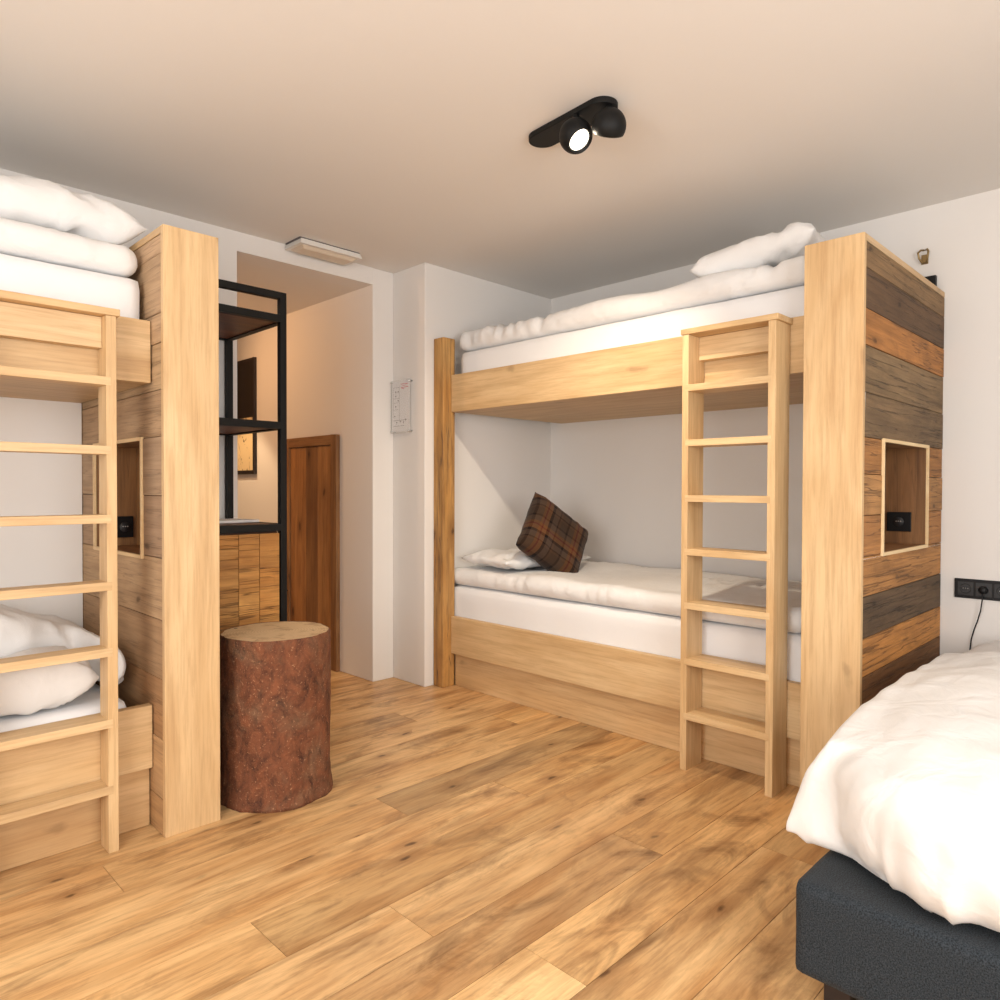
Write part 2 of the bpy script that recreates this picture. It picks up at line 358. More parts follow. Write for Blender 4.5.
# low closet door in the passage wall
d = MB(); X = 2.548
d.box(X-.03, X, 4.02, 4.085, 0, 1.555, 'z', (.62, .58, .55)); d.box(X-.03, X, 4.64, 4.70, 0, 1.555, 'z', (.8, .75, .7)); d.box(X-.03, X, 4.085, 4.64, 1.49, 1.555, 'y', (.62, .58, .55))
door = struct('door_1', d, M['door'], .002); door['label'] = 'low pine closet door with a grey-brown frame in the passage'
d = MB()
for a, b, t in ((4.088, 4.27, (1.0, .95, .85)), (4.273, 4.42, (.6, .55, .5)), (4.423, 4.637, (.95, .85, .72))):
    d.box(X-.018, X, a, b, .01, 1.487, 'z', t)
d.build('door_leaf', M['door'], door, .002)
d = MB(); d.tube([(X-.02, 4.66, .47), (X-.055, 4.66, .47), (X-.055, 4.66, .42)], .006); d.build('latch', M['black'], door)

# ------------------------------------------------------------------ bunk beds (built in a,b,z: a = depth from the front, b = along the bed)
def sock_face(mb, ca, cb, cz, n, along, out, t=.008):
    pass
def T(*c): return tuple(x/255 for x in c)
def tint(r, g, b): return srgb(r, g, b)[:3]
def tower(root, swap, fa, b0, b1, zt, aw, clad, nz, na, mat, sockb):
    """end panel: oak front board and top, plank cladding on both sides with a niche (na, nz) in the b0 side"""
    def fin(mb, name, m, parent, bev=.0): return hang(mb.build(name, m, None, bev, swap), parent) if False else _fin(mb, name, m, parent, bev, swap)
    fr = MB(); fr.box(fa, fa+.024, b0, b1, 0, zt-.001, 'z', (1.04, 1.03, 1.0)); fr.box(fa+.0245, aw-.001, b0, b1, zt-.026, zt-.001, 'x')
    panel = fin(fr, 'end_panel', M['oak'], root, .002)
    na0, na1 = na; nz0, nz1 = nz
    cl = MB()
    for z0, z1, col in clad:
        t = tint(*col); t = tuple(q*k for q, k in zip(t, (1.34, 1.23, 1.08)))
        j = rng.uniform(0, .003); A0, A1 = fa+.0255, aw-.003-rng.uniform(0, .006)
        off = (rng.uniform(0, 40), rng.uniform(0, 40), rng.uniform(0, 40))
        def bd(a0, a1, za, zb, ga=.0012, gb=.0012): cl.box(a0, a1, b0+.003-j, b0+.022, za+ga, zb-gb, 'x', t, 0, off)
        lo, hi = max(z0, nz0), min(z1, nz1)
        if lo >= hi-.002: bd(A0, A1, z0, min(z1, zt-.027))
        else:
            g0, g1 = (.0012 if z0 >= nz0-.001 else 0), (.0012 if z1 <= nz1+.001 else 0)
            bd(A0, na0, lo, hi, g0, g1); bd(na1, A1, lo, hi, g0, g1)
            if z0 < nz0-.001: bd(A0, A1, z0, nz0, .0012, 0)
            if z1 > nz1+.001: bd(A0, A1, nz1, z1, 0, .0012)
    z = 0
    while z < zt-.06:
        z1 = min(z+.19, zt-.027); q = rng.uniform(.4, .6); cl.box(fa+.0255, aw-.004, b1-.022, b1-.001, z+.001, z1-.001, 'x', (q, q*.85, q*.7)); z = z1
    fin(cl, 'plank_cladding', mat, panel, .0015)
    fm = MB(); e = .013
    for a, b, za, zb in ((na0, na0+e, nz0, nz1), (na1-e, na1, nz0, nz1), (na0+e, na1-e, nz0, nz0+e), (na0+e, na1-e, nz1-e, nz1)):
        fm.box(a, b, b0-.006, b0+.004, za, zb, 'x')
    fin(fm, 'niche_frame', M['ply'], panel, .001)
    nb = MB(); dp = (b1-b0)-.03
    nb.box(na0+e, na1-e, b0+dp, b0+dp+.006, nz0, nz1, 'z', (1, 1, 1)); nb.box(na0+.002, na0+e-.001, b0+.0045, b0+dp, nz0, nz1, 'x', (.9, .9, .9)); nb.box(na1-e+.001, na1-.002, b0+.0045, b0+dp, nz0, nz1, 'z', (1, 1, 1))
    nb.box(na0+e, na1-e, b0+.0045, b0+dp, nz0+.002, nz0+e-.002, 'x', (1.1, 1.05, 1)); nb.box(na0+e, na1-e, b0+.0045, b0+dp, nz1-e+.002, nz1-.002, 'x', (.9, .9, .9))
    fin(nb, 'niche', M['niche'], panel)
    so = MB(); c0, c1, z0, z1 = sockb; xa = na1-e+.001; cb, cz = (c0+c1)/2, (z0+z1)/2
    so.box(xa-.011, xa-.0005, c0, c1, z0, z1); _fin(so, 'socket', M['blackplastic'], panel, .002, swap)
    Mx = Matrix.Translation((xa-.011, cb, cz)) @ Matrix.Rotation(-PI/2, 4, 'Y')
    so = MB(); so.revolve([(.022, -.0005), (.022, .003), (.0, .003)], 20, 0, Mx); _fin(so, 'socket_face', M['charcoalsocket'], panel, 0, swap)
    so = MB()
    for k in (-.009, 0, .009): so.revolve([(.0028, 0), (.0028, .0045), (0, .0045)], 8, 0, Matrix.Translation((xa-.011, cb+k, cz+.002)) @ Matrix.Rotation(-PI/2, 4, 'Y'))
    _fin(so, 'pins', M['steel'], panel, 0, swap)
    return panel
def _fin(mb, name, m, parent, bev, swap):
    o = mb.build(name, m, None, bev, swap); hang(o, parent); return o
def rails(root, swap, ra, ka, b0, b1, lo, hi, aw):
    for z0, z1 in (lo, hi):
        r = MB(); r.box(ra, ra+.035, b0, b1, z0, z1, 'y', (1, .99, .96)); _fin(r, 'rail', M['oak'], root, .002, swap)
        r = MB(); r.box(ra+.0355, aw-.002, b0+.002, b1-.002, z0, z0+.11, 'y', (.93, .9, .86)); _fin(r, 'bed_base', M['oak'], root, 0, swap)
    r = MB(); r.box(ka, ka+.03, b0+.001, b1-.001, 0.001, lo[0]-.001, 'y', (.97, .92, .86)); _fin(r, 'kick_board', M['oak'], root, .001, swap)

R_CLAD = [(0, .14, (150, 108, 68)), (.14, .32, (122, 88, 56)), (.32, .509, (126, 90, 54)), (.509, .65, (196, 142, 80)), (.65, .805, (100, 82, 62)), (.805, .953, (178, 132, 80)), (.953, 1.106, (168, 122, 74)),
          (1.106, 1.259, (170, 130, 84)), (1.259, 1.395, (166, 120, 70)), (1.395, 1.56, (124, 104, 78)), (1.56, 1.733, (132, 112, 84)), (1.733, 1.866, (178, 126, 70)), (1.866, 2.014, (98, 76, 54)), (2.014, 2.107, (134, 110, 80))]
L_CLAD = [(0, .126, (178, 146, 108)), (.126, .331, (188, 158, 122)), (.331, .539, (166, 132, 98)), (.539, .745, (170, 142, 112)), (.745, .959, (186, 160, 130)), (.959, 1.174, (166, 142, 120)), (1.174, 1.379, (174, 152, 130)),
          (1.379, 1.54, (176, 152, 126)), (1.54, 1.70, (180, 158, 130)), (1.70, 1.801, (184, 160, 134)), (1.801, 2.003, (176, 152, 126)), (2.003, 2.07, (186, 160, 134))]
bunkR = thing('bunk_bed', 'oak bunk bed on the right wall with dark reclaimed plank end panel', 'bunk bed', (2.87, 2.2, 0), 'built-in bunk beds')
tower(bunkR, False, 2.75, .885, 1.10, 2.135, XW, R_CLAD, (.945, 1.40), (2.975, 3.605), M['plank'], (.945, 1.045, 1.012, 1.100))
rails(bunkR, False, 2.83, 2.865, 1.101, 3.238, (.202, .427), (1.665, 1.888), XW)
p = MB(); p.box(2.768, 2.862, 3.24, 3.33, 0.001, 2.11, 'z'); _fin(p, 'post', M['oak_old'], bunkR, .005, False)
bunkL = thing('bunk_bed', 'oak bunk bed on the left with pale weathered plank end panel', 'bunk bed', (.0, 2.65, 0), 'built-in bunk beds')
tower(bunkL, True, 2.51, .90, 1.091, 2.096, YF, L_CLAD, (.945, 1.385), (2.715, 3.29), M['plank_pale'], (.978, 1.045, .990, 1.080))
rails(bunkL, True, 2.622, 2.652, XL+.06, .8975, (.214, .436), (1.568, 1.785), YL)
p = MB(); p.box(2.56, 2.65, XL+.002, XL+.058, 0.001, 2.09, 'z'); _fin(p, 'post', M['oak_old'], bunkL, .004, True)

def ladder(swap, label, loc, fa, back, bs, ztop, zr, capb, br):
    root = thing('bunk_ladder', label, 'ladder', loc, 'bunk bed ladders')
    (l0, l1), (h0, h1) = bs
    for a, b in bs:
        s = MB(); s.box(fa, back, a, b, 0, ztop, 'z', (1, .98, .94)); _fin(s, 'stile', M['oak'], root, .0015, swap)
    for z in zr:
        q = rng.uniform(.97, 1.06)
        s = MB(); s.box(fa-.001, back-.004, l0+.016, h1-.016, z-.028, z, 'y', (q, q, q*.98)); _fin(s, 'rung', M['oak'], root, .0015, swap)
    s = MB(); s.box(fa-.004, back+.001, capb[0], capb[1], ztop+.0005, ztop+.024, 'y', (1.02, 1.0, .96)); _fin(s, 'cap', M['oak'], root, .002, swap)
    s = MB(); s.box(back-.045, back-.002, l1+.001, h0-.001, br[0], br[1], 'y'); _fin(s, 'back_brace', M['oak'], root, .001, swap)
ladder(False, 'oak ladder leaning flat on the right bunk beside its end panel', (2.75, 1.385, 0), 2.69, 2.822, ((1.182, 1.212), (1.558, 1.587)), 1.857,
       (1.645, 1.412, 1.176, .949, .72, .481, .247), (1.172, 1.594), (1.757, 1.856))
ladder(True, 'oak ladder on the left bunk cut off by the picture edge', (.55, 2.58, 0), 2.535, 2.619, ((.352, .383), (.73, .761)), 1.762,
       (1.563, 1.338, 1.113, .893, .676, .441, .222), (.342, .772), (1.66, 1.761))

# ------------------------------------------------------------------ soft things
def grid_box(x0, x1, y0, y1, z0, z1, step):
    """closed box surface subdivided into quads, returned as verts, faces"""
    nx = max(2, round((x1-x0)/step)); ny = max(2, round((y1-y0)/step)); nz = max(2, round((z1-z0)/step))
    idx = {}; vs = []; fs = []
    def v(i, j, k):
        if (i, j, k) not in idx: idx[(i, j, k)] = len(vs); vs.append(Vector((x0+(x1-x0)*i/nx, y0+(y1-y0)*j/ny, z0+(z1-z0)*k/nz)))
        return idx[(i, j, k)]
    for i in range(nx):
        for j in range(ny):
            for k in (0, nz): q = [v(i, j, k), v(i+1, j, k), v(i+1, j+1, k), v(i, j+1, k)]; fs.append(q if k else q[::-1])
    for i in range(nx):
        for k in range(nz):
            for j in (0, ny): q = [v(i, j, k), v(i+1, j, k), v(i+1, j, k+1), v(i, j, k+1)]; fs.append(q[::-1] if j else q)
    for j in range(ny):
        for k in range(nz):
            for i in (0, nx): q = [v(i, j, k), v(i, j+1, k), v(i, j+1, k+1), v(i, j, k+1)]; fs.append(q if i else q[::-1])
    return vs, fs
def soft(name, mat, box, r, step=.025, disp=None, parent=None, sub=0):
    """rounded cushion-like block; disp(p, n) -> offset vector"""
    x0, x1, y0, y1, z0, z1 = box; vs, fs = grid_box(*box, step)
    out = []
    for p in vs:
        c = Vector((min(max(p.x, x0+r), x1-r), min(max(p.y, y0+r), y1-r), min(max(p.z, z0+r), z1-r))); d = p-c
        if d.length > 1e-7:
            # remap cube shell to sphere shell so the edges stay evenly spaced
            n = d.normalized(); q = c+n*r
        else: n = Vector((0, 0, 1)); q = p
        if disp: q = q+disp(q, n)
        out.append(q)
    base = Vector(((x0+x1)/2, (y0+y1)/2, z0))
    me = bpy.data.meshes.new(name); me.from_pydata([tuple(q-base) for q in out], [], fs)
    me.polygons.foreach_set('use_smooth', [True]*len(me.polygons)); me.materials.append(mat)
    o = bpy.data.objects.new(name, me); COL.objects.link(o); o.location = base
    if sub: m = o.modifiers.new('smooth', 'SUBSURF'); m.levels = m.render_levels = sub
    return o
def nz(p, s, seed=0): return noise.noise(Vector((p.x*s+seed, p.y*s+seed*1.7, p.z*s-seed)))
def ridged(p, sx, sy, sz, seed):
    return 1-abs(noise.noise(Vector((p.x*sx+seed, p.y*sy-seed, p.z*sz+2*seed))))*2
def roll_disp(axis, seed, amp=.012, fold=.006, zlow=None):
    """soft lumps plus short creases running across the rolled front edge"""
    def f(p, n):
        a = amp*nz(p, 3.2, seed)
        if axis == 'y': w = ridged(p, 4, 22, 5, seed)
        else: w = ridged(p, 22, 4, 5, seed)
        m = max(0, nz(p, 2.3, seed+9)+.15)
        a += fold*(w-.5)*m*2.2
        if n.z < -.25: return Vector((n.x, n.y, 0))*a*.6 if n.z > -.9 else Vector()
        return n*a
    return f
# mattresses
def mattress(label, box, seed, r=.035):
    o = soft('mattress', M['sheet'], box, r, .04, lambda p, n: n*(.004*nz(p, 4, seed)+.0015*nz(p, 13, seed)) if n.z > -.5 else Vector())
    return tag(o, label, 'mattress', 'mattresses in white fitted sheets')
mattress('white-sheeted mattress on the upper level of the right bunk', (2.872, 3.845, 1.112, 3.215, 1.777, 2.03), 3)
mattress('white-sheeted mattress on the lower level of the right bunk', (2.872, 3.845, 1.112, 3.30, .314, .605), 5)
mattress('white-sheeted mattress on the upper level of the left bunk', (-1.33, .886, 2.664, 3.452, 1.68, 1.94), 8, .03)
mattress('white-sheeted mattress on the lower level of the left bunk', (-1.33, .84, 2.664, 3.452, .326, .455), 11)
# duvets
def duvet(label, box, axis, seed, r, **k):
    o = soft('duvet', M['duvet'], box, r, .022, roll_disp(axis, seed, **k)); return tag(o, label, 'duvet', 'white duvets')
duvet('white duvet spread on the upper right bunk under the tilted pillow', (2.874, 3.83, 1.125, 3.25, 2.036, 2.155), 'y', 2, .055, amp=.022, fold=.018)
duvet('white duvet on the lower right bunk under the plaid cushion', (2.870, 3.83, 1.135, 3.315, .610, .718), 'y', 13, .053, amp=.018, fold=.016)
duvet('white rolled duvet on the upper left bunk under its pillow', (-1.2, .886, 2.672, 3.43, 1.946, 2.055), 'x', 21, .050, amp=.010, fold=.016)
def crumple(p, n):
    if n.z < -.2: return Vector()
    h = .034*nz(p, 3.2, 40)+.034*(ridged(p, 4, 5, 2, 3)-.5)+.014*(ridged(p, 12, 11, 4, 8)-.5)
    slope = max(0, min(1, (p.x-.45)/.40))
    e = max(0, min(1, (p.x-.74)/.09))*max(0, min(1, (3.25-p.y)/.3))
    return n*h+Vector((0, -.20*e, -slope**1.1*.15*min(1, max(0, (p.z-.47)/.2))))
o = soft('duvet', M['duvet'], (-1.0, .872, 2.93, 3.42, .462, .78), .09, .016, crumple)
tag(o, 'crumpled white duvet heaped on the lower left bunk behind the ladder', 'duvet', 'white duvets')

def pillow(name, label, mat, cx, U, V, lu, lv, th, seed, cat='pillow', group='white pillows', pinch=.10, wr=.012, wave=0.0, pw=3.4, ex=.5):
    U = Vector(U).normalized(); V = Vector(V); V = (V-U*V.dot(U)).normalized(); Nn = U.cross(V)
    n = 40; mb = MB(); L = {}
    def pt(i, j, side):
        u, v = -1+2*i/n, -1+2*j/n
        pu = u*(1-pinch*(1-abs(v)**2.5)*abs(u)**3*.8); pv = v*(1-pinch*(1-abs(u)**2.5)*abs(v)**3*.8)
        t = (max(0, 1-abs(u)**pw)*max(0, 1-abs(v)**pw))**ex
        p = Vector((pu*lu/2, pv*lv/2, side*t*th/2))
        edge = 1-(1-abs(u)**6)*(1-abs(v)**6)
        w = nz(p, 7, seed)*wr*1.3+(ridged(p, 12, 6, 0, seed)-.5)*wr*.8
        cr = (abs(u)*abs(v))**1.5
        w += (ridged(Vector((math.atan2(v, u)*2.2, 0, seed)), 1.6, 1, 1, seed)-.5)*wr*1.6*cr*4*(1-edge)
        p.z += side*w*min(1, t*2.5)+wave*math.sin(u*3.1+seed)*.02+wr*1.0*nz(Vector((u*2, v*2, 0)), 2.0, seed+5)*edge
        return cx+U*p.x+V*p.y+Nn*p.z
    for side in (1, -1):
        for i in range(n):
            for j in range(n):
                q = [(i, j), (i+1, j), (i+1, j+1), (i, j+1)]
                if side < 0: q = q[::-1]
                mb.poly([pt(a, b, side) for a, b in q], [((a/n-.5)*lu*2.2, (b/n-.5)*lv*2.2, 0) for a, b in q], smooth=True)
    o = mb.build(name, mat, None, 0, False, True, loc=tuple(cx))
    return tag(o, label, cat, group)
pillow('pillow', 'white pillow tilted up at the top of the right bunk', M['pillow'], Vector((3.18, 1.462, 2.258)), (.15, -1, .17), (1, .15, .06), .545, .44, .145, 4, pinch=.05, wr=.014)
pillow('pillow', 'flat white pillow behind the plaid cushion on the lower right bunk', M['pillow'], Vector((3.24, 2.99, .775)), (1, -.10, .0), (.1, 1, .01), .70, .44, .095, 9, wr=.010, pinch=.05)
pillow('pillow', 'large white pillow on the upper left bunk', M['pillow'], Vector((.50, 2.96, 2.172)), (1, .05, .0), (0, 1, .10), .86, .44, .17, 15, wr=.020, pinch=.07)
pillow('pillow', 'white pillow on the lower left bunk glimpsed between ladder rungs', M['pillow'], Vector((.41, 2.79, .556)), (1, .03, 0), (0, 1, .02), .66, .25, .155, 18, wr=.012, pinch=.03, pw=7, ex=.42)
cc = Vector((3.195, 2.735, .905)); Rr = Vector((.707, -.707, 0)); Fo = Vector((.707, .707, 0)); Zv = Vector((0, 0, 1))
pillow('cushion', 'brown plaid wool cushion propped on the lower right bunk', M['plaid'], cc, Rr*.345-Zv*.27+Fo*.14, Rr*-.060-Zv*.30-Fo*.22, .45, .42, .15, 6, 'cushion', None, pw=5, pinch=.07, wr=.006)

# big bed at the lower right
bed = thing('bed_frame', 'charcoal upholstered box bed base in the lower right corner', 'bed', (2.7, -.15, 0))
def up(p, n): return n*(.0012*nz(p, 9, 2))
b = soft('upholstered_base', M['charcoal'], (1.640, 3.84, -.96, .668, .078, .293), .016, .02, up); b.parent = bed; b.location = b.location-bed.location
for x in (1.70, 3.70):
    for y in (-.92, .56):
        l = MB(); l.box(x, x+.09, y, y+.06, 0, .08); _fin(l, 'leg', M['darkwood'], bed, .002, False)
# duvet: slab plus the hanging side, joined by a voxel remesh
def big_duvet():
    bm = bmesh.new()
    def add(box, r, f=None, step=.03):
        vs, fs = grid_box(*box, step); x0, x1, y0, y1, z0, z1 = box; V = []
        for p in vs:
            c = Vector((min(max(p.x, x0+r), x1-r), min(max(p.y, y0+r), y1-r), min(max(p.z, z0+r), z1-r))); d = p-c
            q = c+d.normalized()*r if d.length > 1e-7 else p
            if f: q = f(q)
            V.append(bm.verts.new(q))
        for q in fs: bm.faces.new([V[k] for k in q])
    def main(p):   # puffed crown, lower along the edges, rounder plan at the corner near the camera
        e = min(1, max(0, (p.x-1.68)/.75)); s = min(1, max(0, (.78-p.y)/.30))
        if p.z > .42: p = Vector((p.x, p.y, .42+(p.z-.42)*(.55+.45*e**.6)*(.72+.28*s)))
        k = max(0, p.y-.25)/.45; p.x += .26*k**3*max(0, (1.95-p.x)/.3)
        f = max(0, min(1, (p.x-3.02)/.10))
        if p.z > .45: p.z -= f*.035+max(0, p.x-3.1)*.04; p.y += f*.05*max(0, p.y-.3)
        return p
    add((1.655, 3.83, -1.0, .70, .303, .63), .09, main)
    def side(p):
        t = max(0, min(1, (p.z-.28)/.28)); p.y = .60+(p.y-.60)*(1.0-.45*t**1.5); 
        if p.z < .36: p.y = .60+(p.y-.60)*1.0
        p.x += .10*(t-.5)*max(0, (2.1-p.x)/.3)
        p.z += max(0, min(1, (p.x-1.85)/.5))*.02
        return p
    add((1.835, 3.10, .56, .785, .300, .57), .022, side)
    me = bpy.data.meshes.new('duvet'); bm.to_mesh(me); bm.free()
    o = bpy.data.objects.new('duvet', me); COL.objects.link(o)
    r = o.modifiers.new('r', 'REMESH'); r.mode = 'VOXEL'; r.voxel_size = .014
    s = o.modifiers.new('s', 'SMOOTH'); s.iterations = 6; s.factor = .5
    dg = bpy.context.evaluated_depsgraph_get(); m2 = bpy.data.meshes.new_from_object(o.evaluated_get(dg))
    o.modifiers.clear(); o.data = m2
    m2.materials.clear(); m2.materials.append(M['duvet'])
    base = Vector((2.4, -.15, .30))
    nrm = [v.normal.copy() for v in m2.vertices]
    for v, n in zip(m2.vertices, nrm):
        p = v.co.copy()
        low = max(0, min(1, (.56-p.z)/.2))
        w = .020*nz(p, 2.6, 5)
        w += low*(.024*(ridged(p, 3, 7, 2.0, 4)-.5)+.014*(ridged(p, 7, 15, 4, 7)-.5))
        w += .007*(ridged(p, 5, 6, 6, 1)-.5)
        if p.z > .318 or p.y > .70: v.co = p+n*w
        v.co -= base
    m2.polygons.foreach_set('use_smooth', [True]*len(m2.polygons))
    o.location = base
    return tag(o, 'puffy bright white duvet hanging over the charcoal box bed', 'duvet', 'white duvets')
big_duvet()

# ------------------------------------------------------------------ log stool
root = thing('log_stool', 'tree log stool with red-brown bark beside the left bunk', 'stool', (1.368, 2.62, 0))
prof = MB(); n = 96; hN = 48; H = .634
def lr(a, z):
    d = Vector((math.cos(a)*2, math.sin(a)*2, z*3)); r = .210+.008*noise.noise(d)+.004*noise.noise(d*4)+.0035*noise.noise(d*11)
    return r+.010*max(0, 1-z/.12)**2-(.006 if z > H-.006 else 0)
for k in range(hN):
    z0, z1 = H*k/hN, H*(k+1)/hN
    for i in range(n):
        a, b2 = 2*PI*i/n, 2*PI*(i+1)/n
        prof.poly([(lr(a, z0)*math.cos(a), lr(a, z0)*math.sin(a), z0), (lr(b2, z0)*math.cos(b2), lr(b2, z0)*math.sin(b2), z0), (lr(b2, z1)*math.cos(b2), lr(b2, z1)*math.sin(b2), z1), (lr(a, z1)*math.cos(a), lr(a, z1)*math.sin(a), z1)], smooth=True)
prof.poly([(lr(2*PI*i/n, 0)*math.cos(2*PI*i/n), lr(2*PI*i/n, 0)*math.sin(2*PI*i/n), 0) for i in range(n)][::-1])
prof.build('bark', M['bark'], root)
tp = MB()
for i in range(n):
    a, b2 = 2*PI*i/n, 2*PI*(i+1)/n; r1, r2_ = lr(a, H), lr(b2, H)
    tp.poly([(0, 0, H), (r1*math.cos(a), r1*math.sin(a), H-.002), (r2_*math.cos(b2), r2_*math.sin(b2), H-.002)])
tp.build('sawn_top', M['logtop'], root)

# ------------------------------------------------------------------ black metal shelving unit with cabinet
root = thing('shelving_unit', 'black metal and dark wood shelving unit standing behind the left bunk', 'shelf', (1.37, 3.33, 0))
x0, x1, y0, y1, t = 1.10, 1.641, 3.04, 3.635, .031
for nm, xx, yy, zt in (('upright', x1-t, y0, 2.108), ('upright', x0, y0, 2.108), ('upright', x1-t, y1-t, 2.0), ('upright', x0, y1-t, 2.0)):
    m = MB(); m.box(xx, xx+t, yy, yy+t, 0, zt); _fin(m, nm, M['black'], root, .001, False)
m = MB(); m.box(x0+t, x1-t, y0, y0+t, 2.077, 2.108); _fin(m, 'top_rail', M['black'], root, .001, False)
for z in (1.970, 1.476, 1.003):
    m = MB(); m.box(x0+t, x1-t, y0, y0+t, z, z+.033); m.box(x0+t, x1-t, y1-t, y1, z, z+.033); m.box(x1-t, x1, y0+t, y1-t, z, z+.033); m.box(x0, x0+t, y0+t, y1-t, z, z+.033)
    sf = _fin(m, 'shelf_frame', M['black'], root, .001, False)
    m = MB(); m.box(x0+t, x1-t, y0+t, y1-t, z+.006, z+.032, 'x', (1.2, 1.1, 1)); _fin(m, 'shelf_board', M['darkshelf'], sf, 0, False)
m = MB(); m.box(x0+t, x1-t-.002, y0+.03, y1-t, .06, 1.0, 'z', (.7, .6, .5)); _fin(m, 'cabinet', M['darkshelf'], root, 0, False)
m = MB(); xs = [1.135, 1.27, 1.41, 1.508, 1.606]
for (a, b2), tt in zip(zip(xs, xs[1:]), ((.8, .7, .6), (.95, .85, .7), (1.1, 1.0, .85), (1.15, 1.05, .9))):
    z = .065
    while z < .98:
        zz = min(z+rng.uniform(.10, .22), .995); q = rng.uniform(.8, 1.15); m.box(a+.001, b2-.001, y0+.006, y0+.029, z, zz-.001, 'x', tuple(k*q for k in tt)); z = zz
_fin(m, 'cabinet_door', M['oak_old'], root, .001, False)
o = MB(); o.box(-.16, .16, -.105, .105, 0, .012); bk = o.build('booklet', M['paper'], None, .002, loc=None); bk.location = (1.45, 3.36, 1.0365); bk.rotation_euler = (0, 0, .1)
tag(bk, 'white booklet lying on the wooden shelf top above the cabinet', 'booklet')

# framed picture in the passage
root = thing('framed_picture', 'tall framed print of a snowy mountain in the passage', 'picture', (2.548, 5.55, 1.76))
f = MB(); a0, a1, z0, z1 = 5.185, 5.90, 1.312, 2.21
for q in ((a0, a0+.028, z0, z1), (a1-.028, a1, z0, z1), (a0+.028, a1-.028, z0, z0+.03), (a0+.028, a1-.028, z1-.03, z1)): f.box(X-.022, X-.001, *q, grain='y', tint=(.9, .85, .75))
_fin(f, 'frame', M['darkwood'], root, .001, False)
f = MB(); pts = [(X-.02, a0+.028, z0+.03), (X-.02, a1-.028, z0+.03), (X-.02, a1-.028, z1-.03), (X-.02, a0+.028, z1-.03)]
f.poly(pts, [(p[1]-a0, p[2]-z0, 0) for p in pts]); f.box(X-.019, X-.002, a0+.028, a1-.028, z0+.03, z1-.03)
g = _fin(f, 'print', M['mountain'], root, 0, False)

# evacuation plan sign on the wall return
root = thing('wall_sign', 'small acrylic floor plan sign with red heading on the wall return', 'sign', (2.703, 3.545, 1.71))
a0, a1, z0, z1 = 3.448, 3.640, 1.545, 1.876; xs = 2.676
f = MB(); f.box(xs, xs+.003, a0, a1, z0, z1); _fin(f, 'acrylic_panel', M['glass'], root, 0, False)
f = MB(); f.box(xs+.004, xs+.006, a0+.008, a1-.008, z0+.012, z1-.008); pg = _fin(f, 'plan_sheet', M['paper'], root, 0, False)
f = MB(); xx = xs+.0035
def line(ya, yb, za, zb): f.box(xx, xx+.0004, min(ya, yb), max(ya, yb), min(za, zb), max(za, zb))
L = a1-.022   # the left side of the sheet in the photo is the larger y
line(L, L-.0015, 1.645, 1.83); line(L-.062, L-.0635, 1.615, 1.84); line(L, L-.062, 1.83, 1.8315); line(L, L-.062, 1.762, 1.7635); line(L, L-.05, 1.735, 1.7365)
line(L, L-.05, 1.692, 1.6935); line(L, L-.14, 1.625, 1.6275); line(L-.005, L-.11, 1.59, 1.592); line(L-.16, L-.1615, 1.63, 1.60)
for a, z in ((.02, 1.80), (.045, 1.80), (.02, 1.775), (.045, 1.745), (.01, 1.65), (.03, 1.61), (.07, 1.615), (.10, 1.61), (.12, 1.625), (.02, 1.71)):
    line(L-a, L-a-.012, z, z+.006); line(L-a-.005, L-a-.0065, z-.008, z+.01)
_fin(f, 'plan_drawing', M['ink'], pg, 0, False)
f = MB()
line(L-.078, L-.152, 1.862-.012, 1.858-.012); line(L-.088, L-.14, 1.848-.008, 1.845-.008); line(L-.078, L-.152, 1.838-.008, 1.834-.008); line(L-.085, L-.112, 1.822, 1.818)
_fin(f, 'red_heading', M['red'], pg, 0, False)
for yy in (a0+.012, a1-.012):
    for zz in (z0+.012, z1-.012):
        f = MB(); f.revolve([(0, 0), (.006, 0), (.006, .034), (0, .034)], 14, 0, Matrix.Translation((2.7035, yy, zz)) @ Matrix.Rotation(-PI/2, 4, 'Y')); _fin(f, 'standoff', M['steel'], root, 0, False)

# emergency light on the ceiling above the opening
root = thing('emergency_light', 'white rectangular emergency light fixed to the ceiling above the opening', 'light', (2.15, 3.55, 2.56))
f = MB(); f.box(1.955, 2.335, 3.475, 3.632, 2.553, 2.5595); _fin(f, 'shadow_seam', M['ink'], root, 0, False)  # dark strip standing in for the shadow line between housing and ceiling
f = MB(); b0_, b1_, c0, c1 = 1.962, 2.335, 3.472, 3.635; zt, zb = 2.553, 2.524; i = .010
tq = [(b0_, c0, zt), (b1_, c0, zt), (b1_, c1, zt), (b0_, c1, zt)]; bq = [(b0_-i, c0-i, zb), (b1_+i, c0-i, zb), (b1_+i, c1, zb), (b0_-i, c1, zb)]; iq = [(b0_+.012, c0+.012, zb), (b1_-.012, c0+.012, zb), (b1_-.012, c1-.02, zb), (b0_+.012, c1-.02, zb)]
f.poly(tq)
for k in range(4):
    j = (k+1) % 4; f.poly([tq[k], tq[j], bq[j], bq[k]]); f.poly([bq[k], bq[j], iq[j], iq[k]])
_fin(f, 'housing', M['whiteplastic'], root, 0, False)
f = MB(); dq = [(p[0]+(.02 if p[0] < 2.1 else -.02), p[1]+(.02 if p[1] < 3.55 else -.02), zb-.014) for p in iq]
f.poly(dq)
for k in range(4): j = (k+1) % 4; f.poly([iq[k], iq[j], dq[j], dq[k]])
_fin(f, 'diffuser', M['diffuser'], root, 0, False)

